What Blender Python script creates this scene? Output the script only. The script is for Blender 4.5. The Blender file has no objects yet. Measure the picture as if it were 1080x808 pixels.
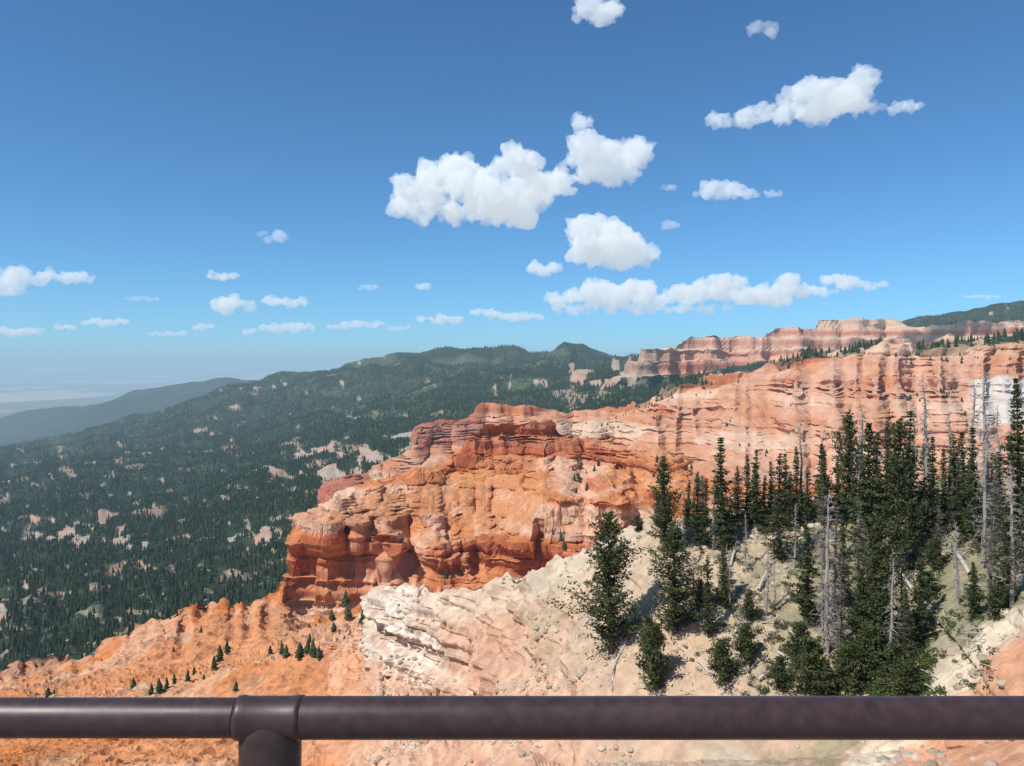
import bpy, math, random, time
import numpy as np
from mathutils import Vector, Matrix
random.seed(3); np.random.seed(3)
F=848.0; HY=385.0; CX=540.0
sc=bpy.context.scene
T0=time.time()
def tick(s): print('T',s,round(time.time()-T0,1))
# ---------------------------------------------------------------- helpers
_r=np.random.RandomState(11)
PERM=_r.permutation(256); PERM=np.concatenate([PERM,PERM,PERM]).astype(np.int32)
VAL=(_r.rand(256)*2-1).astype(np.float32)
def vnoise(x,y,z):
    xf=np.floor(x);yf=np.floor(y);zf=np.floor(z)
    xi=xf.astype(np.int32)&255; yi=yf.astype(np.int32)&255; zi=zf.astype(np.int32)&255
    x=(x-xf).astype(np.float32);y=(y-yf).astype(np.float32);z=(z-zf).astype(np.float32)
    u=x*x*(3-2*x);v=y*y*(3-2*y);w=z*z*(3-2*z)
    A0=PERM[xi];A1=PERM[xi+1]
    B00=PERM[A0+yi]+zi;B01=PERM[A0+yi+1]+zi;B10=PERM[A1+yi]+zi;B11=PERM[A1+yi+1]+zi
    g=lambda B,k:VAL[PERM[B+k]]
    def L(a,b,t): return a+(b-a)*t
    return L(L(L(g(B00,0),g(B10,0),u),L(g(B01,0),g(B11,0),u),v),
             L(L(g(B00,1),g(B10,1),u),L(g(B01,1),g(B11,1),u),v),w)
def fbm(x,y,z,o=4):
    s=0;a=1;t=0
    for i in range(o):
        s=s+a*vnoise(x+17.3*i,y+5.1*i,z+9.7*i);t+=a;a*=.5;x=x*2.03;y=y*2.03;z=z*2.03
    return s/t
def sst(x,a,b):
    t=np.clip((x-a)/(b-a),0,1);return t*t*(3-2*t)
def mix(a,b,t):
    return a+(b-a)*t[...,None]
def make_mesh(name,V,faces,smooth=True,col=None,mats=(),matidx=None):
    me=bpy.data.meshes.new(name)
    V=np.asarray(V,dtype=np.float32);faces=np.asarray(faces,dtype=np.int32)
    n,k=faces.shape
    me.vertices.add(len(V));me.vertices.foreach_set('co',V.ravel())
    me.loops.add(n*k);me.loops.foreach_set('vertex_index',faces.ravel())
    me.polygons.add(n);me.polygons.foreach_set('loop_start',np.arange(0,n*k,k,dtype=np.int32))
    me.polygons.foreach_set('loop_total',np.full(n,k,dtype=np.int32))
    if matidx is not None: me.polygons.foreach_set('material_index',np.asarray(matidx,dtype=np.int32))
    me.update(calc_edges=True)
    me.polygons.foreach_set('use_smooth',np.full(n,smooth,dtype=bool))
    if col is not None:
        a=me.color_attributes.new('Col','FLOAT_COLOR','POINT')
        c=np.ones((len(V),4),dtype=np.float32);c[:,:3]=col
        a.data.foreach_set('color',c.ravel())
    for m in mats: me.materials.append(m)
    return me
def add_obj(name,me,parent=None,loc=None):
    o=bpy.data.objects.new(name,me);sc.collection.objects.link(o)
    if parent: o.parent=parent
    if loc is not None:o.location=loc
    return o
def new_mat(name):
    m=bpy.data.materials.new(name);m.use_nodes=True
    nt=m.node_tree;nt.nodes.clear()
    out=nt.nodes.new('ShaderNodeOutputMaterial')
    return m,nt,out
def attr_mat(name,rough=.9,nscale=2.0,namp=.35,bump=0.3,bdist=.05,transl=0.0,spec=.2,detail=6):
    m,nt,out=new_mat(name);N=nt.nodes;L=nt.links
    b=N.new('ShaderNodeBsdfPrincipled');b.inputs['Roughness'].default_value=rough
    b.inputs['Specular IOR Level'].default_value=spec
    at=N.new('ShaderNodeAttribute');at.attribute_name='Col'
    tc=N.new('ShaderNodeTexCoord')
    n=N.new('ShaderNodeTexNoise');n.inputs['Scale'].default_value=nscale;n.inputs['Detail'].default_value=detail;n.inputs['Roughness'].default_value=.65
    L.new(tc.outputs['Object'],n.inputs['Vector'])
    mr=N.new('ShaderNodeMapRange');mr.inputs['From Min'].default_value=.3;mr.inputs['From Max'].default_value=.7
    mr.inputs['To Min'].default_value=1-namp;mr.inputs['To Max'].default_value=1+namp
    L.new(n.outputs['Fac'],mr.inputs['Value'])
    vm=N.new('ShaderNodeVectorMath');vm.operation='SCALE'
    L.new(at.outputs['Color'],vm.inputs[0]);L.new(mr.outputs['Result'],vm.inputs['Scale'])
    L.new(vm.outputs[0],b.inputs['Base Color'])
    if bump>0:
        bp=N.new('ShaderNodeBump');bp.inputs['Strength'].default_value=bump;bp.inputs['Distance'].default_value=bdist
        L.new(n.outputs['Fac'],bp.inputs['Height']);L.new(bp.outputs['Normal'],b.inputs['Normal'])
    if transl>0:
        tr=N.new('ShaderNodeBsdfTranslucent');L.new(vm.outputs[0],tr.inputs['Color'])
        ms=N.new('ShaderNodeMixShader');ms.inputs[0].default_value=transl
        L.new(b.outputs[0],ms.inputs[1]);L.new(tr.outputs[0],ms.inputs[2]);L.new(ms.outputs[0],out.inputs['Surface'])
    else: L.new(b.outputs[0],out.inputs['Surface'])
    return m
# ---------------------------------------------------------------- terrain control profiles
C=[]
def c(tab,vis=1.0): C.append((np.array(tab,dtype=float),vis))
c([(-420,1.3,1441),(1500,1.3,1441)])
c([(-420,2.6,960),(1500,2.6,960)],.05)
c([(-420,20,930),(1500,20,930)],.3)
c([(-420,95,880),(0,95,880),(400,85,865),(600,55,850),(1080,40,850),(1500,40,850)],.3)      #3 A
c([(-420,150,835),(0,150,822),(300,135,818),(400,115,815),(500,100,812),(600,78,806),(800,68,800),(1000,58,790),(1080,50,780),(1500,50,780)],.6) #4 B
c([(-420,230,785),(0,230,775),(200,220,770),(350,190,742),(385,172,712),(400,163,706),(450,149,728),(475,143,742),(520,125,735),(600,92,700),(700,85,665),(800,82,650),(900,80,655),(960,76,665),(1000,70,660),(1080,60,650),(1500,58,640)],1.3) #5 C1
c([(-420,300,745),(0,300,738),(100,300,735),(200,290,720),(350,240,684),(380,190,655),(388,178,630),(396,173,623),(420,168,625),(450,160,629),(500,150,621),(530,143,611),(570,133,600),(600,125,586),(640,112,568),(680,106,548),(700,104,545),(800,102,533),(900,100,520),(1000,98,508),(1080,96,500),(1500,90,480)],1.3) #6 C2
c([(-420,360,765),(0,360,742),(200,350,716),(350,300,690),(385,225,705),(400,200,700),(500,172,690),(600,145,660),(700,122,620),(800,120,600),(1080,112,580),(1500,110,580)],.25) #7
c([(-420,450,755),(0,450,726),(100,450,714),(200,430,698),(300,420,674),(350,440,664),(400,420,662),(500,400,680),(700,300,640),(1080,220,610),(1500,220,610)],.5) #8
c([(-420,580,750),(0,560,718),(50,560,704),(100,550,702),(130,545,678),(200,540,657),(300,560,644),(310,588,650),(350,590,644),(400,588,636),(450,586,628),(550,584,612),(620,580,592),(680,570,570),(720,500,560),(800,400,560),(1080,340,560),(1500,340,560)],1.2) #9 Qf
c([(-420,620,745),(0,600,708),(25,600,698),(50,600,690),(80,600,694),(105,600,690),(130,590,666),(165,580,655),(200,580,645),(230,580,642),(260,585,634),(295,592,624),(304,598,610),(309,598,582),(316,598,560),(345,600,543),(380,600,553),(410,600,570),(440,602,588),(470,602,592),(500,602,586),(530,600,574),(560,598,550),(600,596,543),(640,590,538),(680,582,530),(720,520,540),(800,420,540),(1080,380,540),(1500,380,540)],1.5) #10 Q1
c([(-420,700,765),(0,700,748),(130,700,722),(200,690,702),(295,660,672),(304,640,620),(314,625,575),(324,628,541),(345,636,531),(380,656,515),(420,675,508),(470,698,498),(510,712,483),(560,716,478),(600,710,482),(650,680,494),(700,620,505),(800,560,525),(1080,520,525),(1500,520,525)],1.2) #11 Q2
c([(-420,760,775),(0,740,765),(200,720,732),(300,690,692),(314,650,600),(324,645,547),(345,650,529),(380,672,510),(400,682,506),(440,696,499),(470,710,489),(490,720,476),(498,722,458),(512,723,450),(530,724,449),(560,724,445),(584,724,449),(600,724,459),(618,722,465),(640,710,468),(680,680,472),(700,650,480),(740,640,500),(800,620,515),(1080,560,515),(1500,560,515)],1.5) #12 Q3
c([(-420,850,740),(0,840,726),(130,840,722),(200,830,713),(300,820,698),(325,820,655),(400,860,560),(500,880,540),(600,880,540),(700,860,540),(1080,740,540),(1500,740,540)],.3) #13 Q4
c([(-420,1000,706),(0,950,700),(200,950,672),(300,1000,640),(330,1100,570),(342,1180,530),(400,1250,514),(450,1320,490),(500,1330,480),(600,1330,478),(700,1200,486),(740,1150,488),(800,1050,492),(900,950,497),(1080,900,502),(1500,900,502)],1) #14 Rf
c([(-420,1400,640),(0,1350,630),(200,1350,606),(300,1300,588),(330,1250,540),(344,1200,516),(380,1300,503),(420,1330,490),(446,1370,474),(500,1380,466),(600,1385,461),(680,1330,450),(740,1290,436),(800,1220,420),(900,1150,398),(1000,1130,402),(1080,1130,405),(1500,1130,405)],1.1) #15 R1
c([(-420,1650,612),(0,1600,602),(200,1600,580),(300,1550,562),(335,1400,530),(346,1290,508),(365,1320,503),(380,1360,500),(420,1380,486),(440,1390,470),(446,1400,447),(480,1420,442),(495,1430,441),(508,1440,429),(560,1450,431),(600,1470,436),(640,1470,430),(680,1450,426),(700,1430,414),(740,1400,402),(790,1350,389),(840,1300,377),(900,1260,367),(930,1250,359),(960,1240,366),(1000,1230,364),(1040,1230,358),(1080,1230,352),(1500,1230,350)],1.3) #16 R2
c([(-420,1850,600),(0,1800,592),(300,1750,552),(345,1600,522),(450,1650,500),(600,1700,470),(700,1750,450),(800,1800,420),(1080,1800,390),(1500,1800,390)],.5) #17
c([(-420,2600,552),(0,2600,542),(200,2500,520),(300,2400,502),(400,2300,480),(450,2300,470),(600,2600,440),(640,2900,412),(680,3000,412),(760,3000,410),(800,3000,402),(1080,2800,390),(1500,2800,390)],1) #18 Sf
c([(-420,3600,517),(0,3600,507),(200,3500,487),(300,3400,470),(400,3300,450),(500,3200,430),(600,3200,412),(650,3100,400),(662,3150,387),(676,3200,373),(700,3200,366),(740,3250,359),(770,3300,353),(800,3300,352),(850,3300,349),(868,3350,339),(900,3400,336),(950,3400,342),(1000,3200,346),(1080,3100,345),(1500,3100,345)],1.6) #19 S1
c([(-420,4600,498),(0,4500,492),(200,4400,468),(300,4300,450),(400,4300,428),(500,4300,405),(600,4200,396),(660,3900,396),(700,3800,390),(800,3800,380),(900,3800,370),(1080,3600,365),(1500,3600,365)],.8) #20
c([(-420,5600,492),(0,5500,480),(200,5500,448),(300,5500,425),(400,5500,398),(500,5500,388),(600,5300,384),(650,5000,383),(700,4800,384),(800,4600,377),(900,4500,364),(1080,4300,345),(1500,4300,345)],1) #21
c([(-420,7500,490),(0,7200,472),(60,7200,460),(100,7200,449),(200,7200,424),(235,7050,411),(260,7000,405),(300,7000,394),(340,6900,383),(370,6800,380),(430,6800,372),(500,6700,369),(560,6600,375),(579,6500,373),(595,6500,359),(613,6500,358),(630,6500,368),(644,6500,376),(680,6300,375),(760,6000,372),(860,5600,360),(920,5300,347),(960,5200,337),(1000,5100,332),(1050,5000,324),(1080,5000,318),(1500,5000,312)],1.2) #22 T
c([(-420,9500,490),(0,9500,480),(200,9500,440),(300,9500,425),(500,9500,395),(1080,9500,392),(1500,9500,392)],.3) #23
c([(-420,12000,462),(0,12000,443),(60,12000,430),(130,12000,417),(170,12000,409),(200,12000,405),(230,12000,404),(250,12000,407),(300,12000,410),(400,12000,402),(1500,12000,400)],1) #24 V
c([(-420,15000,448),(1500,15000,446)],.3)
c([(-420,30000,415),(1500,30000,415)],1)
c([(-420,62000,400),(1500,62000,400)],1)
c([(-420,72000,391),(0,72000,389),(80,72000,391),(160,72000,387),(260,72000,386),(330,72000,390),(500,72000,388),(1500,72000,388)],1)
c([(-420,85000,398),(1500,85000,398)],.3)
px=np.concatenate([np.arange(-420,-24,9),np.arange(-24,1105,1.0),np.arange(1106,1500,9)])
K=len(C)
Dk=[];Zk=[]
def gsm(a,s=2.0):
    k=np.exp(-np.arange(-6,7)**2/(2*s*s));k/=k.sum();return np.convolve(np.pad(a,6,'edge'),k,'valid')
jit=np.array([vnoise(px/23.+k*11.3,px*0+k,px*0)+.5*vnoise(px/9.+k*5.3,px*0+k,px*0) for k in range(K)])
for k,(tab,vis) in enumerate(C):
    d=gsm(np.interp(px,tab[:,0],tab[:,1]));y=gsm(np.interp(px,tab[:,0],tab[:,2]),1.2)
    ja={9:8,10:9,11:5,12:1.6,14:4,15:6,16:1.0,18:1.5,19:.6,22:1.0}.get(k,0)
    da={9:.016,10:.022,11:.012,12:.005,14:.02,15:.025,16:.008,18:.02,19:.01,20:.03,21:.05}.get(k,0)
    y=y+ja*jit[k];d=d*(1+da*1.3*jit[(k*3+1)%K])
    Dk.append(d);Zk.append((HY-y)/F*d)
Dk=np.array(Dk);Zk=np.array(Zk)
rows=[];T=[]
inr=(px>-5)&(px<1085)
for k in range(K-1):
    yy0=HY-Zk[k]*F/Dk[k];yy1=HY-Zk[k+1]*F/Dk[k+1]
    n=int(np.clip(np.percentile(np.abs(yy0-yy1)[inr],85)*1.1*C[k+1][1],8,140))
    if k==0:n=6
    for i in range(n):
        t=i/n; T.append(k+t)
        rows.append((Dk[k]*(1-t)+Dk[k+1]*t, Zk[k]*(1-t)+Zk[k+1]*t))
rows.append((Dk[-1],Zk[-1]));T.append(K-1)
T=np.array(T)
Y=np.array([r[0] for r in rows]);Z=np.array([r[1] for r in rows])
PX=np.broadcast_to(px,Y.shape);TT=np.broadcast_to(T[:,None],Y.shape)
X=(PX-CX)/F*Y
R_,C_=Y.shape
print('grid',R_,C_,R_*C_)
def normals(X,Y,Z):
    a=np.stack([np.gradient(q,axis=1) for q in (X,Y,Z)],-1)
    b=np.stack([np.gradient(q,axis=0) for q in (X,Y,Z)],-1)
    n=np.cross(a,b);n/=np.linalg.norm(n,axis=-1,keepdims=True)+1e-12
    return n*np.where(n[...,2:3]<0,-1,1)
PY0=HY-Z*F/Y
wpx=fbm(PX/38.,PY0/26.,Z*0+3.3,5)
xb=np.interp(T,[9.9,10,12,13.5,14,15,16,17,18,19,20,20.3],[-900,292,312,322,326,330,334,430,600,658,668,2500])[:,None]
forest=sst(xb-PX+wpx*26,-4,4)
forest=np.where(TT<9.95,0,forest)
forest=np.where((TT>17.0)&(TT<18.3),1.0,forest)
topf=sst(TT,15.72,15.9)*(TT<17.2)*sst(PX,640,720)*sst(wpx+0.25*sst(PX,930,1000),0.05,.2)
topS=sst(TT,18.97,19.02)*(TT<19.6)*sst(PX,900,960)
mixf=((TT>14.2)&(TT<16.5))*sst(PX,385,395)*(1-sst(PX,425,445))*sst(wpx,-.05,.1)
forest=np.maximum(np.maximum(np.maximum(forest,topf),topS),mixf)
plain=sst(TT,24.6,24.9)
rock=(1-forest)*(1-plain)
Nn=normals(X,Y,Z)
for a_ in range(3):
    q_=np.pad(Nn[...,a_],((4,4),(0,0)),'edge');Nn[...,a_]=sum(q_[i:i+R_] for i in range(9))/9
Nn/=np.linalg.norm(Nn,axis=-1,keepdims=True)
regQ=((TT>8.8)&(TT<13.2)).astype(float)*sst(PX,290,312);regR=((TT>=13.2)&(TT<17.3)).astype(float);regS=((TT>=17.8)&(TT<20)).astype(float)
tal=sst(fbm(PX/42.,PY0/26.,Z*0+12,3),.0,.22)
def blob(x,y,rx,ry):
    return np.exp(-(((PX-x)/rx)**2+((PY0-y)/ry)**2))
band=sst(TT+wpx*.25,10.03,10.15)*(1-sst(TT+wpx*.25,10.85,10.98))*sst(PX+wpx*40,345,400)
band=band*(1-.75*sst(fbm(PX/30.,PY0/9.,Z*0+21,3),.12,.3))
lowt=blob(425,606,38,18)
buttem=blob(550,462,70,13)
tal=np.clip(tal*.35+band*1.0+lowt-buttem*1.5,0,1)*regQ+regR*sst(fbm(PX/46.,PY0/20.,Z*0+2,3)+.5*sst(PX,640,760)*(TT<15.7),-.05,.2)*.9
badl=((TT>4.5)&(TT<10.2)).astype(float)*(1-sst(PX,292,312))*.75
def terr(Z,th,seed,strength,lo=.26,hi=.60):
    q_=(Z+fbm(X/(th*14),Y/(th*14),Z*0+seed,3)*th*.9)/th+seed*.37
    f=q_-np.floor(q_);cell=vnoise(np.floor(q_)*1.7,X/(th*6),Y/(th*6))
    g=sst(f,lo,hi)
    return Z+th*(g-f)*strength*np.clip(.75+cell*.9,0,1.15)
tq=(1-.88*tal)
Z=np.where(regQ>0,terr(Z,14,1,.8*regQ*rock*tq),Z);Z=np.where(regQ>0,terr(Z,5.3,2,.85*regQ*rock*tq),Z)
Z=np.where(regQ>0,terr(Z,2.1,6,.75*regQ*rock*tq),Z)
Z=np.where(regR>0,terr(Z,26,3,.75*rock*(1-.7*tal)),Z);Z=np.where(regR>0,terr(Z,9,4,.8*rock*(1-.6*tal)),Z)
Z=np.where(regR>0,terr(Z,4.2,14,.6*rock*(1-.6*tal)),Z)
Z=np.where(regS>0,terr(Z,52,5,.9*rock),Z);Z=np.where(regS>0,terr(Z,20,8,.7*rock),Z)
whc=((TT>4.9)&(TT<6.2))*sst(PX,378,388)*(1-sst(PX+wpx*40,455,500))
Z=np.where(whc>0,terr(Z,4.2,7,.55*whc),Z);Z=np.where(whc>0,terr(Z,1.3,9,.45*whc),Z)
N1=normals(X,Y,Z);steep0=1-N1[...,2]
pix=Y/F
disp=np.zeros_like(Y);hor=np.zeros_like(Y)
hillsoft=sst(PX,560,660)*(TT<7)
nearbad=((TT>3)&(TT<7))*sst(PX,370,400)*(1-sst(PX,560,640))
amp_rock=rock*.25*(1-.5*hillsoft)*(1+.35*nearbad)*(1-.55*np.clip(tal,0,1))*(1-.15*badl)*np.where(TT<2.5,.3,1)*(1-.4*regR)*(1-.35*regS)
amp_for=0.12*forest
tick('pre')
for i,lam in enumerate([800,400,200,100,50,25,12.5,6.2,3.1,1.6,.8,.4]):
    r=lam/pix
    w=sst(r,2.0,4.0)*(1-sst(lam/Y,.018,.075)*rock*(1-.6*nearbad)-sst(lam/Y,.07,.2)*np.clip(1-rock*(1-.6*nearbad),0,1))
    w=np.clip(w,0,1)
    amp=(amp_rock+amp_for)*w*(TT<24.9)
    m=amp>2e-4
    if not m.any():continue
    xx=X[m]/lam+31*i;yy=Y[m]/lam+7*i;zz=Z[m]/lam
    rk=rock[m]>.5
    n=vnoise(xx,yy,zz*.16)
    rid=1-3.0*np.abs(n)
    n2_=vnoise(xx*1.3+9,yy*1.3,zz*1.2)
    nn=np.where(rk,rid*.7+n2_*.34-.15,n)
    disp[m]+=nn*lam*amp[m]*.85
for i,lam in enumerate([40,18,8,3.6,1.6,.8]):
    w=sst(lam/pix,2.0,4.5)*(1-sst(lam/Y,.02,.06))*rock
    m=w>1e-3
    if not m.any():continue
    zz=(Z[m]+fbm(X[m]/90,Y[m]/90,Z[m]*0,3)*8*min(1,lam/8))/lam
    s=vnoise(zz*1.0+i*3.1,X[m]/(lam*14),Y[m]/(lam*14))
    s=np.tanh(s*5)
    hor[m]+=w[m]*lam*.32*s*sst(steep0[m],.12,.4)
Nh=Nn.copy();Nh[...,2]*=.35
X=X+Nh[...,0]*(disp+hor);Y=Y+Nh[...,1]*(disp+hor);Z=Z+Nh[...,2]*disp+ (Nn[...,2]-Nh[...,2])*disp*(1-sst(steep0,.1,.35)*rock)
N2=normals(X,Y,Z);nz=N2[...,2];steep=1-nz
PY=HY-Z*F/Y
tick('disp')
# ---- colour (albedo)
def col(*a):return np.array(a,dtype=np.float32)
n1=fbm(X/60,Y/60,Z/60,5);n2=fbm(X/14+5,Y/14,Z/14,5);n3=fbm(X/300,Y/300,Z/300,4);n4=fbm(X/2.5,Y/2.5,Z/2.5,4)
def strata(th,seed):
    zz=(Z+n3*10+n1*2.0)
    return vnoise(zz/th+seed,X*0+seed*3.1,Y/3000)
lim=lambda th:sst(th/pix,1.2,3)
s1=strata(22,1.);s2=strata(8,2.);s3=strata(3.0,3.);s0=strata(60,5.)
st=s1*.55+s2*.5*lim(8)+s3*.4*lim(3)
stS=s0*.7+s1*.5
red=col(.42,.12,.05);orange=col(.50,.19,.07);pink=col(.52,.265,.155);cream=col(.61,.46,.33);white=col(.64,.57,.47);dred=col(.25,.065,.035);tan=col(.40,.32,.21)
O=np.ones(Y.shape+(3,),dtype=np.float32)
base=O*orange
q=((TT>=8.6)&(TT<13.2)).astype(float)
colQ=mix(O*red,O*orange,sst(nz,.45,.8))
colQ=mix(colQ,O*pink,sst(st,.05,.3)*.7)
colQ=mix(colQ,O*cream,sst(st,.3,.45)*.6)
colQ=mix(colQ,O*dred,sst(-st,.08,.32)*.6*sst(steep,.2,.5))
tcol=mix(O*col(.53,.225,.095),O*col(.56,.34,.225),sst(n1+n2*.5,-.1,.3))
colQ=mix(colQ,tcol,np.clip(tal,0,1)*.88)
butte=((TT>10.95)&(TT<13)&(PX>488)&(PX<640)).astype(float)
colQ=mix(colQ,O*col(.38,.10,.045),butte*.7*np.clip(1-np.clip(st,0,1)*1.5,0,1))
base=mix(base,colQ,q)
r=((TT>=13.2)&(TT<17.3)).astype(float)
colR=mix(O*pink,O*orange,sst(n1+n3*.5,-.2,.25)*.6)
colR=mix(colR,O*red,sst(-st,.03,.28)*.55)
colR=mix(colR,O*cream,sst(st+.22*sst(TT,15.3,16)*sst(PX,640,800),.08,.32)*.8)
colR=mix(colR,mix(O*col(.54,.26,.14),O*col(.57,.37,.265),sst(n1,-.15,.15)),tal*.7)
darkred=((PX>440)&(PX<512)&(TT>14.8)).astype(float)
colR=mix(colR,O*col(.32,.10,.07),darkred*.75)
colR=mix(colR,O*col(.36,.095,.055),((PX>325)&(PX<392)&(TT>13.8))*.8)
base=mix(base,colR,r)
s=((TT>=17.3)&(TT<20.5)).astype(float)
colS=mix(O*col(.51,.26,.17),O*col(.36,.12,.075),sst(-stS,.0,.25)*.8)
colS=mix(colS,O*cream,sst(stS,.08,.3)*.65)
colS=mix(colS,O*col(.36,.33,.24),(1-sst(PX,680,720))*.5)
base=mix(base,colS,s)
l=(TT<8.6).astype(float)+((TT>=8.6)&(TT<10.3))*(1-sst(PX,292,312))
l=np.clip(l,0,1)
colL=mix(O*col(.52,.185,.06),O*col(.53,.27,.14),sst(n1+n3,.0,.4)*.55)
colL=mix(colL,O*col(.55,.34,.23),sst(PX+wpx*60,320,430))
colL=mix(colL,O*col(.48,.15,.045),sst(-n1-n3*.5,.0,.3)*.7*(1-sst(PX,300,400)))
colL=mix(colL,O*col(.33,.25,.15),sst(wpx,.2,.4)*.45*(1-sst(PX,280,340)))
colL=mix(colL,O*cream,sst(st,.3,.5)*.3)
base=mix(base,colL,l)
base=mix(base,O*col(.33,.17,.11),((TT>9.3)&(TT<10.1)&(PX<95))*.6)
hill=((TT>=3)&(TT<7.2)).astype(float)
edge=PX-( 515+ (PY0-600)*.45)+wpx*80
cre=sst(edge,-40,60)
streak=fbm(X/1.6+Y*.3,Y/9.,Z/9.,4)
colH=mix(O*col(.46,.37,.255),O*tan,sst(n2+sst(PX,660,800)*.4,.0,.5))
colH=mix(colH,O*col(.17,.17,.09),sst(PX+wpx*120+n4*40,780,890)*.7)
colH=mix(colH,O*col(.55,.465,.355),sst(-n2-n4*.4,.05,.35)*.55)
colH=mix(colH,O*col(.27,.22,.155),sst(n4+streak*.5,.12,.4)*.5)
colH=mix(colH,O*col(.50,.33,.22),sst(n1-n2*.5,.1,.35)*.45*(1-sst(PX,700,800)))
low=(1-sst(TT,4.5,5.0))*hill
colH=mix(colH,O*col(.52,.34,.24),low*sst(n2+wpx,-.2,.3)*.7)
base=mix(base,colH,hill*cre)
dcap=PY0-np.interp(PX,C[6][0][:,0],C[6][0][:,2])
cap=hill*sst(PX,384,390)*(1-sst(dcap+wpx*25,18,45))*(1-sst(PX,640,700))
base=mix(base,O*col(.55,.45,.33),cap*.7)
wc=hill*sst(PX,380,388)*(1-sst(PX+wpx*50,455,500))*(TT>4.97)*(1-sst(dcap+wpx*40,70,110))*sst(dcap,-5,2)
wh=sst(steep+n2*.4,.2,.45)
base=mix(base,mix(O*col(.54,.40,.30),O*white,wh),wc)
dd=(PX-975)-( 735-PY0)*1.08 + wpx*30
near=(TT<6)
base=mix(base,O*col(.56,.46,.33),sst(dd,-14,0)*near)
base=mix(base,O*col(.52,.27,.16),sst(dd,22,48)*near)
wr=r*sst(PX+wpx*14,1020,1032)*sst(PY0+wpx*14,398,404)*(1-sst(PY0+wpx*20,440,452))
base=mix(base,O*col(.58,.54,.48),wr*.85)
fg=mix(O*col(.026,.043,.022),O*col(.055,.066,.034),sst(n1,-.1,.4))
mead=((TT>19.3)&(TT<22.3))*sst(n3+vnoise(PX/50,PY0/10,Z*0)*.6,.0,.35)*sst(PX,260,380)*(1-sst(PX,580,640))
fg=mix(fg,O*col(.080,.098,.046),mead*.85)
pale=np.zeros_like(Y)
for b in [(70,560,45,16),(135,572,40,9),(285,565,38,12),(310,550,24,9),(400,482,55,15),(350,500,34,11),(440,462,30,8),(5,650,14,12),(70,628,16,5),(15,510,22,6),(160,600,25,4),(330,480,28,6),(250,585,22,4),(110,545,22,8),(620,400,22,9),(655,395,14,12),(280,500,20,5),(375,470,30,5),(300,575,20,8)]:
    pale=np.maximum(pale,blob(*b))
pn=fbm(PX/9.,PY0/5.,Z*0+1,5)
pm=sst(pale+pn*1.5,.62,.86)*forest*(TT>12)
pm2=sst(fbm(PX/24.,PY0/8.,Z*0+8,5),.26,.45)*.6*forest*(TT>13)*(TT<19.5)
pm=np.maximum(pm,pm2)
fg=mix(fg,mix(O*col(.38,.32,.24),O*col(.42,.25,.18),sst(n1,-.1,.2)),pm)
base=mix(base,fg,forest)
ridgeV=((TT>23)&(TT<24.7)).astype(float)
base=mix(base,O*col(.035,.05,.035),ridgeV)
pl=mix(O*col(.16,.13,.10),O*col(.42,.37,.30),sst(fbm(X/4000,Y/9000,Z*0,4),.14,.36))
base=mix(base,pl,plain)
base*= (1+.26*n2*lim(14)+.14*n1+.30*n4*lim(2.5)*rock)[...,None]
base=np.clip(base,.01,.75)
idx=np.arange(R_*C_).reshape(R_,C_)
faces=np.stack([idx[:-1,:-1],idx[:-1,1:],idx[1:,1:],idx[1:,:-1]],-1).reshape(-1,4)
mat_ter=attr_mat('terrain_rock_and_soil',.95,.55,.24,.6,.4,spec=.1)
me=make_mesh('canyon_terrain',np.stack([X,Y,Z],-1).reshape(-1,3),faces,False,base.reshape(-1,3),[mat_ter])
add_obj('canyon_terrain',me)
tick('terrain')
def ground_at(x,y,t0=2.5):
    j=int(np.argmin(np.abs(px-x)))
    ok=np.where((PY[:,j]<=y)&(T>t0))[0]
    i=ok[0]
    return np.array([X[i,j],Y[i,j],Z[i,j]])
# ---------------------------------------------------------------- distant forest
def cone_template(tiers,sides,seed,jag=.25):
    rr=np.random.RandomState(seed);V=[];Fc=[]
    for t in range(tiers):
        z0=.06+.8*t/tiers; z1=min(1.0,z0+1.35/tiers*.9+.12); rad=.19*(1-t/tiers)**.8+.02
        if t==tiers-1:z1=1
        b=len(V)
        for s_ in range(sides):
            a=2*math.pi*(s_+rr.rand()*.6)/sides;q_=rad*(1+jag*(rr.rand()*2-1))
            V.append((q_*math.cos(a),q_*math.sin(a),z0+rr.rand()*.04))
        V.append((0,0,z1))
        for s_ in range(sides):Fc.append((b+s_,b+(s_+1)%sides,b+sides))
    return np.array(V),np.array(Fc)
def scatter(name,tmpl,P,H,seed,wide=1.0,mat=None,c0=(.022,.042,.019),c1=(.050,.070,.030)):
    V,Fc=tmpl;rr=np.random.RandomState(seed);n=len(P)
    a=rr.rand(n)*6.283;ca=np.cos(a)[:,None];sa=np.sin(a)[:,None]
    w=(wide*(.8+.5*rr.rand(n)))[:,None]*H[:,None]
    x=(V[None,:,0]*ca-V[None,:,1]*sa)*w;y=(V[None,:,0]*sa+V[None,:,1]*ca)*w;z=V[None,:,2]*H[:,None]
    VV=np.stack([x+P[:,0:1],y+P[:,1:2],z+P[:,2:3]-.03*H[:,None]],-1).reshape(-1,3)
    FF=(Fc[None]+ (np.arange(n)*len(V))[:,None,None]).reshape(-1,3)
    f=rr.rand(n,1);cc=np.array(c0)*(1-f)+np.array(c1)*f
    cc=np.repeat(cc,len(V),0)
    me=make_mesh(name,VV,FF,False,cc,[mat]);return add_obj(name,me)
mat_far=attr_mat('conifer_foliage_far',.9,.6,.25,0,.1,spec=.1,detail=2)
dX=np.gradient(X,axis=1);dYr=np.gradient(Y,axis=0)
area=np.abs(dX*dYr)
vis=(PX>-150)&(PX<1200)
dens=forest*(1-pm)*(.35+.65*sst(n1+n2*.5,-.35,.15))*(1-.8*mead)
PP3=np.stack([X,Y,Z],-1)
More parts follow.
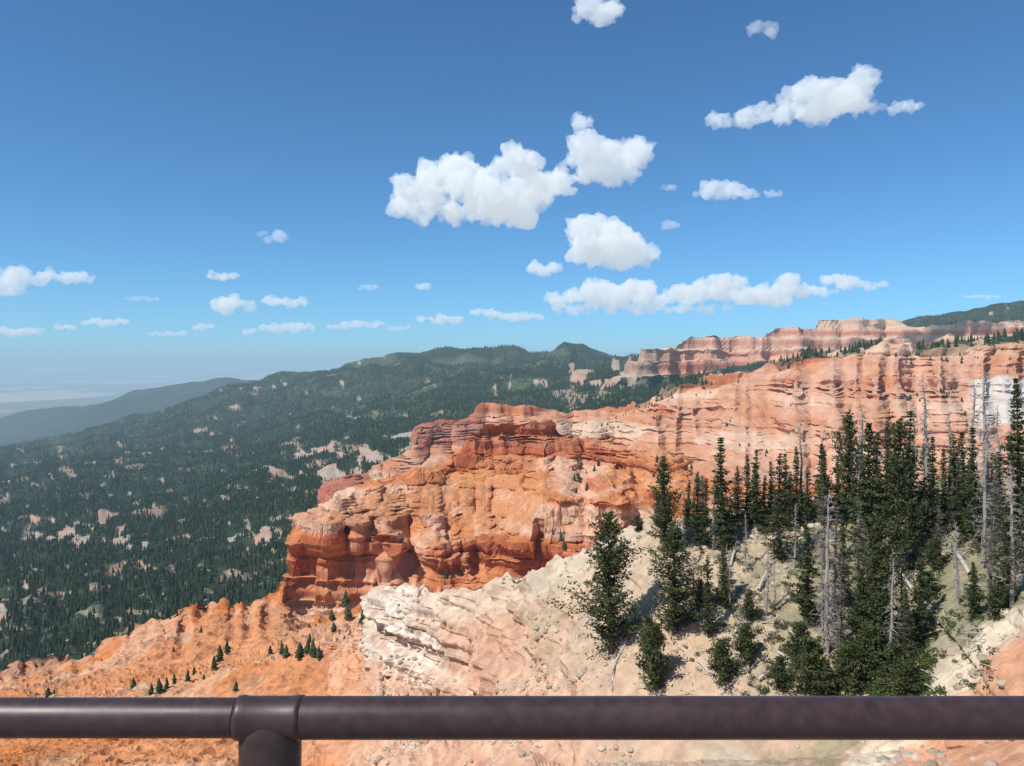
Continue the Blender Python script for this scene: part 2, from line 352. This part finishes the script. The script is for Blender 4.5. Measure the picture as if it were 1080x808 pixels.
def sample(w,count,seed):
    rr=np.random.RandomState(seed);w=w.ravel();cs=np.cumsum(w);k=np.searchsorted(cs,rr.rand(count)*cs[-1])
    k=np.clip(k,0,w.size-1)
    i=k//C_;j=k%C_
    i2=np.clip(i+1,0,R_-1);j2=np.clip(j+1,0,C_-1);a=rr.rand(count)[:,None];b=rr.rand(count)[:,None]
    P=PP3
    return P[i,j]*(1-a)*(1-b)+P[i2,j]*a*(1-b)+P[i,j2]*(1-a)*b+P[i2,j2]*a*b
w=area*dens*vis*(Y>640)*(Y<7000)*(TT<21.95)*np.where(Y>2600,.30,1)*np.where(Y>4500,.35,1)
n=min(150000,int(w.sum()/55));print('forest trees',n,w.sum())
P=sample(w,n,1);H=7+9*np.random.rand(n)**1.3+ (P[:,1]>2600)*4+(P[:,1]>4500)*4
scatter('distant_conifer_forest',cone_template(2,4,1),P,H,2,1.0,mat_far)
tall=cone_template(7,7,5,.35)
w=area*rock*(TT>4.5)*(TT<10)*(PX>-200)*(PX<380)*sst(n1+wpx*.7,.25,.6)*sst(nz,.6,.8)
w2=area*((TT>9.7)&(TT<10.4)&(PX<300))*1.2
P=np.concatenate([sample(w,40,4),sample(w2,70,5)]);H=2.5+3.5*np.random.rand(len(P))
w=area*((TT>10.2)&(TT<12.2)&(PX>600)&(PX<760))*sst(n2,0,.3)
P2=sample(w,30,8);H2=4+4*np.random.rand(30)
w=area*rock*((TT>14)&(TT<16.2)&(PX>480))*sst(n1,.1,.4)*sst(nz,.7,.9)
P3=sample(w,220,9);H3=4+4*np.random.rand(220)
P4=[]
for (x,y,h) in [(362,640,17),(367,652,17),(350,655,13),(383,658,16),(325,690,16),(318,694,18),(332,692,20),(338,695,15),(298,690,13),(303,694,15),(232,700,20),(226,708,16),(240,695,14),(168,730,16),(176,727,14),(160,733,13),(184,722,12),(212,668,8),(285,690,10),(205,712,10),(352,668,12)]:
    g=ground_at(x,y);P4.append((g,h*g[1]/F))
for (x,y,h) in [(470,640,10),(600,575,14),(592,580,12),(607,572,12),(465,610,9)]:
    g=ground_at(x,y,8.6);P4.append((g,h*g[1]/F))
P=np.concatenate([P,P2,P3,np.array([p for p,_ in P4])]);H=np.concatenate([H,H2,H3,np.array([h for _,h in P4])])
scatter('scattered_conifers_on_slopes',tall,P,H,6,1.25,mat_far,(.03,.055,.022),(.06,.08,.033))
tick('forest')
def rock_t():
    rr=np.random.RandomState(2);p=(1+5**.5)/2
    V=np.array([(-1,p,0),(1,p,0),(-1,-p,0),(1,-p,0),(0,-1,p),(0,1,p),(0,-1,-p),(0,1,-p),(p,0,-1),(p,0,1),(-p,0,-1),(-p,0,1)],float)/1.9
    V*=1+.3*(rr.rand(12,1)*2-1);V[:,2]*=.7
    Fc=np.array([(0,11,5),(0,5,1),(0,1,7),(0,7,10),(0,10,11),(1,5,9),(5,11,4),(11,10,2),(10,7,6),(7,1,8),(3,9,4),(3,4,2),(3,2,6),(3,6,8),(3,8,9),(4,9,5),(2,4,11),(6,2,10),(8,6,7),(9,8,1)])
    return V,Fc
w=area*(TT>3)*(TT<6.4)*(PX>380)*(PX<1100)*sst(n2+n4*.5,.0,.4)
P=sample(w,4200,21);H=.10+.55*np.random.rand(4200)**4
scatter('loose_rocks',rock_t(),P,H,7,1.0,mat_ter,(.32,.25,.18),(.54,.47,.38))
# ---------------------------------------------------------------- near trees
mat_bark=attr_mat('bark_grey_brown',.9,9,.3,.5,.02)
mat_leaf=attr_mat('conifer_needles',.75,3,.25,0,.1,transl=.18,spec=.25,detail=2)
mat_dead=attr_mat('weathered_dead_wood',.85,8,.25,.5,.02)
class MB:
    def __init__(s):s.V=[];s.F=[];s.M=[];s.C=[]
    def tube(s,pts,rad,sides,mat,colr):
        pts=np.array(pts,float);prev=None
        for i,p in enumerate(pts):
            d=pts[min(i+1,len(pts)-1)]-pts[max(i-1,0)];d/=np.linalg.norm(d)+1e-9
            u=np.cross(d,[0.3,1,.1]);u/=np.linalg.norm(u)+1e-9;v=np.cross(d,u)
            ring=[]
            for k in range(sides):
                a=6.2832*k/sides;ring.append(len(s.V));s.V.append(p+(u*math.cos(a)+v*math.sin(a))*rad[i]);s.C.append(colr)
            if prev:
                for k in range(sides):
                    s.F.append((prev[k],prev[(k+1)%sides],ring[(k+1)%sides],ring[k]));s.M.append(mat)
            prev=ring
    def quads(s,P,S,rr,mat,cols):
        n=len(P);P=np.asarray(P);S=np.asarray(S)[:,None]
        u=rr.normal(size=(n,3));u[:,2]*=.6;u/=np.linalg.norm(u,axis=1)[:,None]
        v=np.cross(u,rr.normal(size=(n,3)));v/=np.linalg.norm(v,axis=1)[:,None]+1e-9
        q=np.stack([P-u*S*.7,P-v*S*.38+u*.1*S,P+u*S*.7,P+v*S*.38],1).reshape(-1,3)
        b=len(s.V);s.V.extend(list(q));s.C.extend(list(np.repeat(np.asarray(cols),4,0)))
        s.F.extend([(b+4*i,b+4*i+1,b+4*i+2,b+4*i+3) for i in range(n)]);s.M.extend([mat]*n)
    def mesh(s,name,mats):
        return make_mesh(name,np.array(s.V),np.array(s.F),False,np.array(s.C),mats,s.M)
def conifer(name,seed,H,R,z0,kind,dens=1.0,dead=0.0):
    rr=np.random.RandomState(seed);m=MB()
    bend=rr.normal(size=2)*.25
    def ax(z):
        q=z/H;return np.array([bend[0]*math.sin(q*2.6)+.0,bend[1]*math.sin(q*2.1),z])
    barkc=(.13,.10,.075)
    zs=np.linspace(-.5,H*.98,12)
    m.tube([ax(z) for z in zs],[max(.015,.018*H*(1-max(z,0)/H)**.85) for z in zs],8,0,barkc)
    z=z0*H;ph=rr.rand()*6
    lump=[(rr.rand()*6.28,rr.rand(),.35+rr.rand()*.8) for _ in range(10)]+[(rr.rand()*6.28,rr.rand()*.8,-1.0) for _ in range(8)]
    while z<H*.985:
        s_=(z-z0*H)/(H*(1-z0))
        if kind=='n': prof=(1-s_)**.75*(.7+.3*min(1,s_*6))
        else: prof=math.sqrt(max(0,1-s_**2.2))*(.6+.4*min(1,s_*3.5))*(1-.25*s_)
        nb=rr.randint(5,9)
        tw=rr.uniform(.7,1.2)
        for b in range(nb):
            ph+=2.4+rr.rand()*.5
            g=1.0
            for (la,lz,ls) in lump:
                g+= ls*.7*math.exp(-((math.remainder(ph-la,6.2832))/.6)**2-((s_-lz)/.08)**2)
            L=R*prof*(.5+.65*rr.rand())*max(.15,g)*(.85)*tw
            if L<.12:L=.12
            if rr.rand()<.10:continue
            el=(.45*s_-.30 if kind=='n' else .55*s_+.05)+rr.normal()*.12
            isdead=rr.rand()<dead or (s_<.06 and rr.rand()<.6)
            d=np.array([math.cos(ph)*math.cos(el),math.sin(ph)*math.cos(el),math.sin(el)])
            o=ax(z);tip=o+d*L+np.array([0,0,.12*L if kind=='n' else .18*L])
            mid=o+d*L*.55-np.array([0,0,.05*L])
            m.tube([o,mid,tip],[.012*L+.012,.009*L+.008,.004],3,0,(.12,.09,.07) if not isdead else (.24,.22,.2))
            if isdead:
                for q in range(4):
                    p=o+(tip-o)*(.25+.18*q);e=p+np.array([rr.normal(),rr.normal(),rr.normal()*.5])*.25*L
                    m.tube([p,e],[.018,.007],3,0,(.28,.255,.23))
                continue
            k=max(2,int(L/.17*dens))*5
            tt=rr.rand(k)**.75;tt=.04+1.0*tt
            spread=(.07+.15*L*np.sin(np.clip(tt,0,1)*2.6))[:,None]
            base_=np.where(tt[:,None]<.55,o+(mid-o)*(tt[:,None]/.55),mid+(tip-mid)*((tt[:,None]-.55)/.45))
            PP=base_+rr.normal(size=(k,3))*spread*np.array([.75,.75,.30])
            SS=.13+.14*rr.rand(k)
            t_=rr.rand();cb=np.array([.036,.056,.022])*(1-t_)+np.array([.105,.125,.043])*t_
            cc=cb[None]*(.7+.6*rr.rand(k))[:,None]
            m.quads(PP,SS,rr,1,cc)
        z+=(.21+.15*rr.rand())*(1 if kind=='n' else 1.15)*(H/13)**.5
    return m.mesh(name,[mat_bark,mat_leaf])
def snag(name,seed,H):
    rr=np.random.RandomState(seed);m=MB();cc=(.34,.31,.28)
    zs=np.linspace(-.5,H,12);bx=rr.normal()*.3
    ax=lambda z:np.array([bx*math.sin(z/H*2.5)+.04*math.sin(z*2),.1*math.sin(z),z])
    m.tube([ax(z) for z in zs],[.016*H*(1-max(z,0)/H)**.8+.025 for z in zs],7,0,cc)
    z=H*.12
    while z<H*.97:
        a=rr.rand()*6.28;L=(1-z/H)*1.9*rr.rand()+.35;el=rr.normal()*.25-.05
        d=np.array([math.cos(a)*math.cos(el),math.sin(a)*math.cos(el),math.sin(el)])
        o=ax(z);p1=o+d*L*.5;p2=o+d*L+np.array([0,0,rr.normal()*.15*L])
        m.tube([o,p1,p2],[.05,.032,.016],3,0,cc)
        for q in range(6):
            p=o+(p2-o)*rr.uniform(.3,1);e=p+rr.normal(size=3)*.25*L;m.tube([p,e],[.022,.01],3,0,cc)
        z+=.08+.11*rr.rand()
    return m.mesh(name,[mat_dead])
NAR=[conifer('spruce_mesh_%d'%i,20+i,13,R,z,'n',d,dd) for i,(R,z,d,dd) in enumerate([(2.5,.03,1.05,.05),(2.1,.04,1.05,.08),(2.9,.03,1.0,.06),(2.3,.05,.9,.25),(1.9,.04,1.05,.1)])]
BUS=[conifer('pine_mesh_%d'%i,40+i,13,R,z,'b',d,dd) for i,(R,z,d,dd) in enumerate([(3.2,.03,1.0,.03),(2.9,.05,.95,.06),(3.4,.06,.95,.05)])]
SPA=[conifer('dying_spruce_mesh_%d'%i,60+i,13,1.9,.05,'n',.5,.8) for i in range(2)]
SNG=[snag('dead_tree_mesh_%d'%i,70+i,13) for i in range(3)]
LOW=[conifer('low_pine_mesh_%d'%i,80+i,5,R,.02,'b',.9,.03) for i,R in enumerate([2.6,2.2])]
tick('treemesh')
cnt=[0]
def place(name,meshes,x,y,hp,h0,ws=1.0,lean=0):
    cnt[0]+=1
    g=ground_at(x,y);hm=hp*g[1]/F;o=add_obj(name,meshes[(cnt[0]*7+int(x))%len(meshes)])
    o.location=(g[0],g[1],g[2]-.1);s_=hm/h0*1.02
    o.scale=(s_*ws,s_*ws,s_);o.rotation_euler=(random.uniform(-.03,.03),random.uniform(-.03,.03)+lean,random.uniform(0,6.28))
    return o
for (x,y,h,k,ws) in [(646,690,148,'b',1.1),(712,668,112,'b',1.25),(703,580,98,'b',1.1),(766,580,118,'n',1.25),(748,672,88,'n',.9),
  (786,556,78,'n',1.0),(800,560,86,'n',1.0),(822,590,114,'n',1.1),(851,662,122,'n',1.0),(838,556,86,'n',.9),(872,556,78,'n',1.0),
  (897,552,118,'b',.8),(914,604,158,'n',1.0),(928,690,145,'b',.9),(947,610,165,'b',.75),(962,565,132,'n',.95),(985,572,112,'n',.9),(1002,562,106,'n',1.0),
  (1016,574,118,'n',.9),(1034,584,132,'n',.9),(1073,560,160,'n',.8),(1062,640,112,'b',.8),(1078,606,126,'n',1.0),(966,682,105,'n',1.1),
  (905,692,92,'n',1.2),(735,575,70,'n',1.1),(889,640,95,'n',.9),(1052,575,100,'n',1.0),(926,556,100,'n',1.1),
  (762,640,66,'n',1.1),(812,552,66,'n',1),(852,552,60,'n',1.1),(975,560,92,'n',1),(1090,585,120,'n',1),(1030,655,62,'n',1.3),
  (1010,556,80,'n',1.1),(778,552,60,'n',1),(795,552,64,'n',1),(826,552,74,'n',1),(865,552,84,'n',1),(884,552,70,'n',1),(934,552,110,'n',1),(725,556,50,'n',1.2),(745,556,52,'n',1.2),
  (1022,556,76,'n',1.2),(1046,556,80,'n',1.2),(905,556,80,'n',1.1),(992,556,84,'n',1.1),(955,700,80,'n',1.2),(832,560,62,'n',1.2),(806,556,56,'n',1.2),(693,556,40,'n',1.3)]:
    place('pine_tree' if k=='b' else 'spruce_tree',BUS if k=='b' else NAR,x,y,h,13,ws)
for (x,y,h,ws) in [(878,668,150,1.0),(868,600,100,1.0),(1045,600,120,1.0),(1040,640,110,1),(906,640,120,1),(740,560,60,1.2),(990,600,80,1.1),(884,700,110,1.1),(952,690,120,.9)]:
    place('dying_spruce_tree',SPA,x,y,h,13,ws)
for (x,y,h) in [(976,560,165),(1047,566,180),(1025,556,152),(846,552,108),(838,600,70),(905,560,105),(808,650,80),(960,552,130),(1058,560,130),(912,552,125),(770,640,60),(868,680,90),(1000,556,120),(1066,640,150),(785,600,60),(872,690,170),(1036,600,150),(938,700,120),(720,600,60),(780,690,60),(1012,640,90),(818,640,50),(752,580,90)]:
    place('dead_tree',SNG,x,y,h,13,.95)
for (x,y,h,ws) in [(695,728,66,.8),(685,690,40,.8),(855,735,58,1),(790,700,40,1),(765,720,44,1.1),(900,728,48,1.1),(940,730,50,1.2),(825,728,34,1.2),(1048,655,42,1),(790,655,30,1),(736,640,28,1),(990,600,30,1.2),(845,700,40,1.2),(875,735,36,1.3),(915,705,46,1.2),(960,735,36,1.3),(975,640,36,1.2),(760,560,22,1.4),(672,560,16,1.4)]:
    place('mountain_juniper_bush',LOW,x,y,h,5,ws)
rr=np.random.RandomState(5);m=MB()
for k in range(800):
    x,y=random.choice([(rr.uniform(880,985),rr.uniform(650,738)),(rr.uniform(760,1010),rr.uniform(590,735)),(rr.uniform(700,1060),rr.uniform(560,735)),(rr.uniform(915,980),rr.uniform(690,736))])
    g=ground_at(x,y);r_=rr.uniform(.25,.8);nq=int(80*r_+12)
    d=rr.normal(size=(nq,3));d/=np.linalg.norm(d,axis=1)[:,None];d[:,2]=np.abs(d[:,2])*.8
    PPp=g+d*r_*rr.rand(nq,1)**.4
    f=rr.rand();cb=np.array([.05,.085,.022])*(1-f)+np.array([.11,.15,.045])*f
    if x<850:cb=np.array([.10,.11,.055])
    m.quads(PPp,.10+.1*rr.rand(nq),rr,0,cb[None]*(.7+.6*rr.rand(nq,1)))
add_obj('undergrowth_shrubs',m.mesh('undergrowth_shrubs',[mat_leaf]))
m=MB()
for k in range(450):
    x=rr.uniform(640,1060);y=rr.uniform(560,735);g=ground_at(x,y);a=rr.uniform(0,3.14);L=rr.uniform(.4,2.2)
    d=np.array([math.cos(a),math.sin(a)*.6,rr.normal()*.15+.1])*L
    m.tube([g+[0,0,.08],g+d*.5+[0,0,.15],g+d+[0,0,.08]],[.05,.04,.018],4,0,(.42,.39,.35))
add_obj('fallen_branches',m.mesh('fallen_branches',[mat_dead]))
def log(x0,y0,x1,y1,r0):
    r0*=1.6
    a=ground_at(x0,y0);b=ground_at(x1,y1);m=MB();up=np.array([0,0,r0*1.5])
    pts=[a+(b-a)*t+up+np.array([0,0,.12*math.sin(t*7)]) for t in np.linspace(0,1,8)]
    m.tube(pts,list(np.linspace(r0,r0*.35,8)),8,0,(.50,.47,.43))
    for t in np.linspace(.3,.95,9):
        p=a+(b-a)*t+up;e=p+np.array([rr.normal()*.6,rr.normal()*.3,abs(rr.normal())*.6+.2]);m.tube([p,e],[.05,.015],4,0,(.42,.39,.35))
    add_obj('fallen_log',m.mesh('fallen_log',[mat_dead]))
for L in [(986,664,946,606,.20),(992,668,1000,650,.14),(672,655,648,705,.14),(648,705,646,732,.12),(625,655,590,700,.10),(800,625,815,590,.10),(1020,610,992,560,.14),(930,680,985,668,.12),(770,600,778,570,.1),(700,595,668,620,.09),(760,735,800,700,.1),(820,690,850,715,.09),(735,700,760,725,.1),(800,720,830,700,.1),(740,600,775,585,.1),(690,650,720,690,.09),(775,670,800,650,.1)]:
    log(*L)
tick('trees')
# ---------------------------------------------------------------- rail
m_,nt,out=new_mat('brown_painted_metal');b=nt.nodes.new('ShaderNodeBsdfPrincipled')
n=nt.nodes.new('ShaderNodeTexNoise');n.inputs['Scale'].default_value=60;n.inputs['Detail'].default_value=6
tc=nt.nodes.new('ShaderNodeTexCoord');nt.links.new(tc.outputs['Object'],n.inputs['Vector'])
cr=nt.nodes.new('ShaderNodeValToRGB');cr.color_ramp.elements[0].position=.3;cr.color_ramp.elements[0].color=(.040,.023,.022,1);cr.color_ramp.elements[1].position=.75;cr.color_ramp.elements[1].color=(.070,.042,.040,1)
nt.links.new(n.outputs['Fac'],cr.inputs[0]);nt.links.new(cr.outputs[0],b.inputs['Base Color'])
b.inputs['Metallic'].default_value=.0;b.inputs['Specular IOR Level'].default_value=.45
n2s=nt.nodes.new('ShaderNodeTexNoise');n2s.inputs['Scale'].default_value=9;n2s.inputs['Detail'].default_value=7;nt.links.new(tc.outputs['Object'],n2s.inputs['Vector'])
mr=nt.nodes.new('ShaderNodeMapRange');mr.inputs['From Min'].default_value=.3;mr.inputs['From Max'].default_value=.7;mr.inputs['To Min'].default_value=.34;mr.inputs['To Max'].default_value=.52
nt.links.new(n2s.outputs['Fac'],mr.inputs[0]);nt.links.new(mr.outputs[0],b.inputs['Roughness'])
bp=nt.nodes.new('ShaderNodeBump');bp.inputs['Strength'].default_value=.18;bp.inputs['Distance'].default_value=.001
nt.links.new(n.outputs['Fac'],bp.inputs['Height']);nt.links.new(bp.outputs[0],b.inputs['Normal'])
nt.links.new(b.outputs[0],out.inputs[0]);mat_rail=m_
RD=1.06;zr=-(757-HY)/F*RD;rad=.0262
emp=bpy.data.objects.new('metal_railing',None);sc.collection.objects.link(emp);emp.location=(0,RD,-1.6)
def revolve(name,prof,axis,center,seg=48,flat=1.0):
    V=[];Fc=[]
    for (t,r_) in prof:
        for k in range(seg):
            a=6.28318*k/seg
            if axis=='x':V.append((center[0]+t,center[1]+r_*math.cos(a),center[2]+r_*math.sin(a)))
            else:V.append((center[0]+r_*math.cos(a),center[1]+r_*math.sin(a)*flat,center[2]+t))
    for i in range(len(prof)-1):
        for k in range(seg):Fc.append((i*seg+k,i*seg+(k+1)%seg,(i+1)*seg+(k+1)%seg,(i+1)*seg+k))
    me=make_mesh(name,V,Fc,True,None,[mat_rail]);o=add_obj(name,me,emp);o.location=(0,-RD,1.6);return o
xp=(285-CX)/F*RD
revolve('top_rail',[(-4,rad*.95),(xp-.047,rad*.95),(xp-.045,rad*.95)],'x',(0,RD,zr))
revolve('top_rail_continuation',[(xp+.03,rad*1.02),(4,rad*1.02)],'x',(0,RD,zr))
revolve('rail_sleeve',[(xp-.044,rad*.9),(xp-.043,rad*1.05),(xp-.036,rad*1.08),(xp-.028,rad*1.03),(xp+.028,rad*1.03),(xp+.036,rad*1.09),(xp+.042,rad*1.07),(xp+.044,rad*.9)],'x',(0,RD,zr))
revolve('lower_rail',[(-4,rad*.8),(4,rad*.8)],'x',(0,RD,-1.15))
revolve('lower_rail_2',[(-4,rad*.8),(4,rad*.8)],'x',(0,RD,-.82))
for i,xx in enumerate([xp,xp+2.0,xp-2.0,xp+4]):
    revolve('post_%d'%i,[(-1.6,.1),(-1.585,.1),(-1.58,.042),(zr-.1,.0395),(zr-.045,.041),(zr-.02,.041),(zr+.0,.038),(zr+.010,.030),(zr+.018,.012),(zr+.019,.0)],'z',(xx,RD,0),flat=.7)
m_,nt,out=new_mat('stone_paving');b=nt.nodes.new('ShaderNodeBsdfPrincipled')
n=nt.nodes.new('ShaderNodeTexNoise');n.inputs['Scale'].default_value=8;n.inputs['Detail'].default_value=8
cr=nt.nodes.new('ShaderNodeValToRGB');cr.color_ramp.elements[0].color=(.2,.16,.13,1);cr.color_ramp.elements[1].color=(.38,.33,.28,1)
nt.links.new(n.outputs[0],cr.inputs[0]);nt.links.new(cr.outputs[0],b.inputs['Base Color']);b.inputs['Roughness'].default_value=.9
nt.links.new(b.outputs[0],out.inputs[0]);mat_pav=m_
bpy.ops.mesh.primitive_cube_add(size=1,location=(0,-1.4,-1.7));o=bpy.context.object;o.name='overlook_terrace';o.scale=(9,5.3,.2)
mo=o.modifiers.new('bev','BEVEL');mo.width=.01;o.data.materials.append(mat_pav)
gx=np.linspace(-400,400,41);gy=np.linspace(-500,1.25,30);GX,GY=np.meshgrid(gx,gy)
GZ=-1.72+fbm(GX/40,GY/40,GX*0,3)*1.0*sst(-GY,6,60)
GZ=np.where((np.abs(GX)>8)&(GY>-10),GZ-.6,GZ)
ii=np.arange(GX.size).reshape(GX.shape);ff=np.stack([ii[:-1,:-1],ii[:-1,1:],ii[1:,1:],ii[1:,:-1]],-1).reshape(-1,4)
me=make_mesh('plateau_ground',np.stack([GX,GY,GZ],-1).reshape(-1,3),ff,True,np.tile([.34,.28,.19],(GX.size,1)),[mat_ter]);add_obj('plateau_ground',me)
# ---------------------------------------------------------------- clouds (mesh volumes: sun scatter plus added glow)
CB=800.0
import bmesh
def remesh(o,vs):
    md=o.modifiers.new('r','REMESH');md.mode='VOXEL';md.voxel_size=vs
    dg=bpy.context.evaluated_depsgraph_get();me2=bpy.data.meshes.new_from_object(o.evaluated_get(dg))
    o.modifiers.clear();o.data=me2;return me2
def cloud(blobs,ybase,dens_px=3.5,em=.42,seed=0,vox=2.0,rough=1.0):
    rr=np.random.RandomState(seed+100)
    D=CB*F/(HY-ybase);pxm=D/F
    bm=bmesh.new()
    for (cx,cy,rx,ry) in blobs:
        n=max(6,int(rx/ry*9))
        for k in range(n):
            u=rr.uniform(-1,1);v=rr.uniform(-1,1)*.8;w_=rr.uniform(-1,1)*.7
            s_=math.sqrt(max(.05,1-u*u*.85))
            r_=min(rx,ry)*rr.uniform(.28,.66)*(.5+.5*s_)
            xx=cx+u*(rx-r_*.8);yy=cy-v*max(0,(ry-r_*.8))*s_
            yy=min(yy,ybase-r_*.5)
            mt=Matrix.Translation(((xx-CX)*pxm,D+w_*ry*pxm*1.1,(HY-yy)*pxm))@Matrix.Diagonal((r_*pxm*1.15,r_*pxm*1.1,r_*pxm*.9,1))
            bmesh.ops.create_icosphere(bm,subdivisions=3,radius=1,matrix=mt)
    me=bpy.data.meshes.new('c');bm.to_mesh(me);bm.free()
    o=bpy.data.objects.new('cloud',me);sc.collection.objects.link(o)
    me2=remesh(o,pxm*vox)
    n=len(me2.vertices);co=np.zeros(n*3,dtype=np.float32);me2.vertices.foreach_get('co',co);co=co.reshape(-1,3).astype(float)
    no=np.zeros(n*3,dtype=np.float32);me2.vertices.foreach_get('normal',no);no=no.reshape(-1,3)
    R0=np.mean([min(b[2],b[3]) for b in blobs])*pxm
    d=0
    for lam,am in [(1.1,.24),(.55,.24),(.28,.20),(.14,.14)]:
        L_=R0*lam
        if L_<pxm*vox*1.2:continue
        nn=vnoise(co[:,0]/L_+seed,co[:,1]/L_,co[:,2]/L_)
        nm=vnoise(co[:,0]/L_*.9+seed+50,co[:,1]/L_,co[:,2]/L_)
        d=d+((np.abs(nn)*2.2-.6)*.6+nm*.8)*R0*am*rough
    zb=(HY-ybase)*pxm
    co2=co+no*np.asarray(d)[:,None]
    co2[:,2]=np.where(co2[:,2]<zb,zb+(co2[:,2]-zb)*.35,co2[:,2])
    me2.vertices.foreach_set('co',co2.astype(np.float32).ravel());me2.update()
    me2=remesh(o,pxm*vox*.8)
    o.name='cloud'
    sg=1/(dens_px*pxm)
    m,nt,out=new_mat('self_lit_cloud_vapour')
    vs=nt.nodes.new('ShaderNodeVolumeScatter');vs.inputs['Color'].default_value=(1,1,1,1);vs.inputs['Density'].default_value=sg
    vs.inputs['Anisotropy'].default_value=0.0
    e=nt.nodes.new('ShaderNodeEmission');e.inputs['Color'].default_value=(.88,.94,1,1);e.inputs['Strength'].default_value=sg*em  # added glow stands in for light scattered repeatedly inside the cloud
    ad=nt.nodes.new('ShaderNodeAddShader');nt.links.new(vs.outputs[0],ad.inputs[0]);nt.links.new(e.outputs[0],ad.inputs[1])
    nt.links.new(ad.outputs[0],out.inputs['Volume'])
    me2.materials.clear();me2.materials.append(m)
    return o
CL=[
 ([(440,205,30,22),(480,188,36,36),(515,205,45,34),(555,185,30,34),(575,200,24,24),(500,222,70,18)],240,12),
 ([(608,150,16,34),(625,165,34,26),(660,165,26,24),(640,185,36,14),(615,130,14,12)],200,16),
 ([(620,240,22,20),(645,255,38,28),(675,268,26,14),(640,270,36,14)],284,11),
 ([(572,283,20,9)],292,8),
 ([(765,128,26,10),(810,122,38,15),(860,105,36,24),(900,100,34,26),(935,112,36,8)],143,16),
 ([(635,10,34,16),(622,14,20,12)],26,16),
 ([(803,32,18,9)],42,26),
 ([(765,200,34,13),(805,205,22,5)],212,17),
 ([(704,198,9,5)],205,20),([(708,238,12,6)],244,24),
 ([(288,250,16,9)],260,28),([(234,291,18,6)],298,9),([(447,302,10,5)],309,9),([(388,303,14,4)],308,16),
 ([(15,295,30,14),(60,292,40,8),(5,305,20,12)],312,13),
 ([(20,350,26,7),(70,345,14,4),(112,340,24,6)],357,8),
 ([(245,322,20,12),(300,318,24,8)],335,11),([(215,345,14,5),(265,350,10,5),(305,346,34,7),(175,352,22,4)],355,10),
 ([(385,342,26,6),(420,346,14,4),(360,345,18,4)],351,10),
 ([(465,337,26,7),(510,330,16,6),(545,334,30,6)],343,9),
 ([(600,316,24,12),(640,308,30,18),(668,308,28,18),(615,326,34,6),(655,324,50,8)],334,10),
 ([(720,313,30,16),(745,302,22,10),(765,304,28,16),(805,313,36,12),(735,325,40,6)],331,10),
 ([(830,300,18,14),(855,308,26,8),(885,298,20,12),(912,300,22,6),(790,312,30,10)],322,11),
 ([(1035,313,22,3)],317,10),([(150,315,18,4)],320,20),
]
for i,(b,yb,dp) in enumerate(CL): cloud(b,yb,dp,seed=i*7+1,vox=1.5 if i<8 else 1.15)
tick('clouds')
# ---------------------------------------------------------------- haze (homogeneous absorbing and glowing volume)
bpy.ops.mesh.primitive_cube_add(size=1,location=(0,20000,-650));o=bpy.context.object;o.name='atmospheric_haze';o.scale=(240000,240000,2700)
m,nt,out=new_mat('self_lit_air_haze');sg=1/25000.
va=nt.nodes.new('ShaderNodeVolumeAbsorption');va.inputs['Color'].default_value=(0,0,0,1);va.inputs['Density'].default_value=sg
e=nt.nodes.new('ShaderNodeEmission');e.inputs['Color'].default_value=(.35,.53,.70,1);e.inputs['Strength'].default_value=sg  # bluish glow stands in for sunlight scattered by the air
ad=nt.nodes.new('ShaderNodeAddShader');nt.links.new(va.outputs[0],ad.inputs[0]);nt.links.new(e.outputs[0],ad.inputs[1]);nt.links.new(ad.outputs[0],out.inputs['Volume'])
o.data.materials.append(m)
# ---------------------------------------------------------------- light
el=math.radians(51);sx,sy=-.84,-.54;h=math.hypot(sx,sy);sx/=h;sy/=h
s=Vector((sx*math.cos(el),sy*math.cos(el),math.sin(el)))
ld=bpy.data.lights.new('sun','SUN');ld.energy=5.0;ld.angle=math.radians(.5);ld.color=(1,.955,.89)
lo=bpy.data.objects.new('sun',ld);sc.collection.objects.link(lo);lo.rotation_euler=s.to_track_quat('Z','Y').to_euler();lo.location=(0,0,50)
w=bpy.data.worlds.new('World');sc.world=w;w.use_nodes=True;nt=w.node_tree
bg=nt.nodes['Background'];sk=nt.nodes.new('ShaderNodeTexSky');sk.sky_type='NISHITA';sk.sun_disc=False
sk.sun_elevation=el;sk.sun_rotation=math.atan2(sx,sy);sk.altitude=3000;sk.air_density=1.0;sk.dust_density=.5;sk.ozone_density=1.5
mx=nt.nodes.new('ShaderNodeMix');mx.data_type='RGBA';mx.blend_type='MULTIPLY';mx.inputs[0].default_value=1
mx.inputs[7].default_value=(.53,1.08,1.42,1)
nt.links.new(sk.outputs[0],mx.inputs[6]);nt.links.new(mx.outputs[2],bg.inputs[0]);bg.inputs[1].default_value=.098
sc.view_settings.view_transform='Standard';sc.view_settings.look='None';sc.view_settings.exposure=0
cd=bpy.data.cameras.new('camera');cam=bpy.data.objects.new('camera',cd);sc.collection.objects.link(cam)
cd.sensor_width=36;cd.lens=F/1080*36;cd.shift_y=-(404-HY)/1080;cd.clip_start=.05;cd.clip_end=400000
cam.rotation_euler=(math.radians(90),0,0);sc.camera=cam
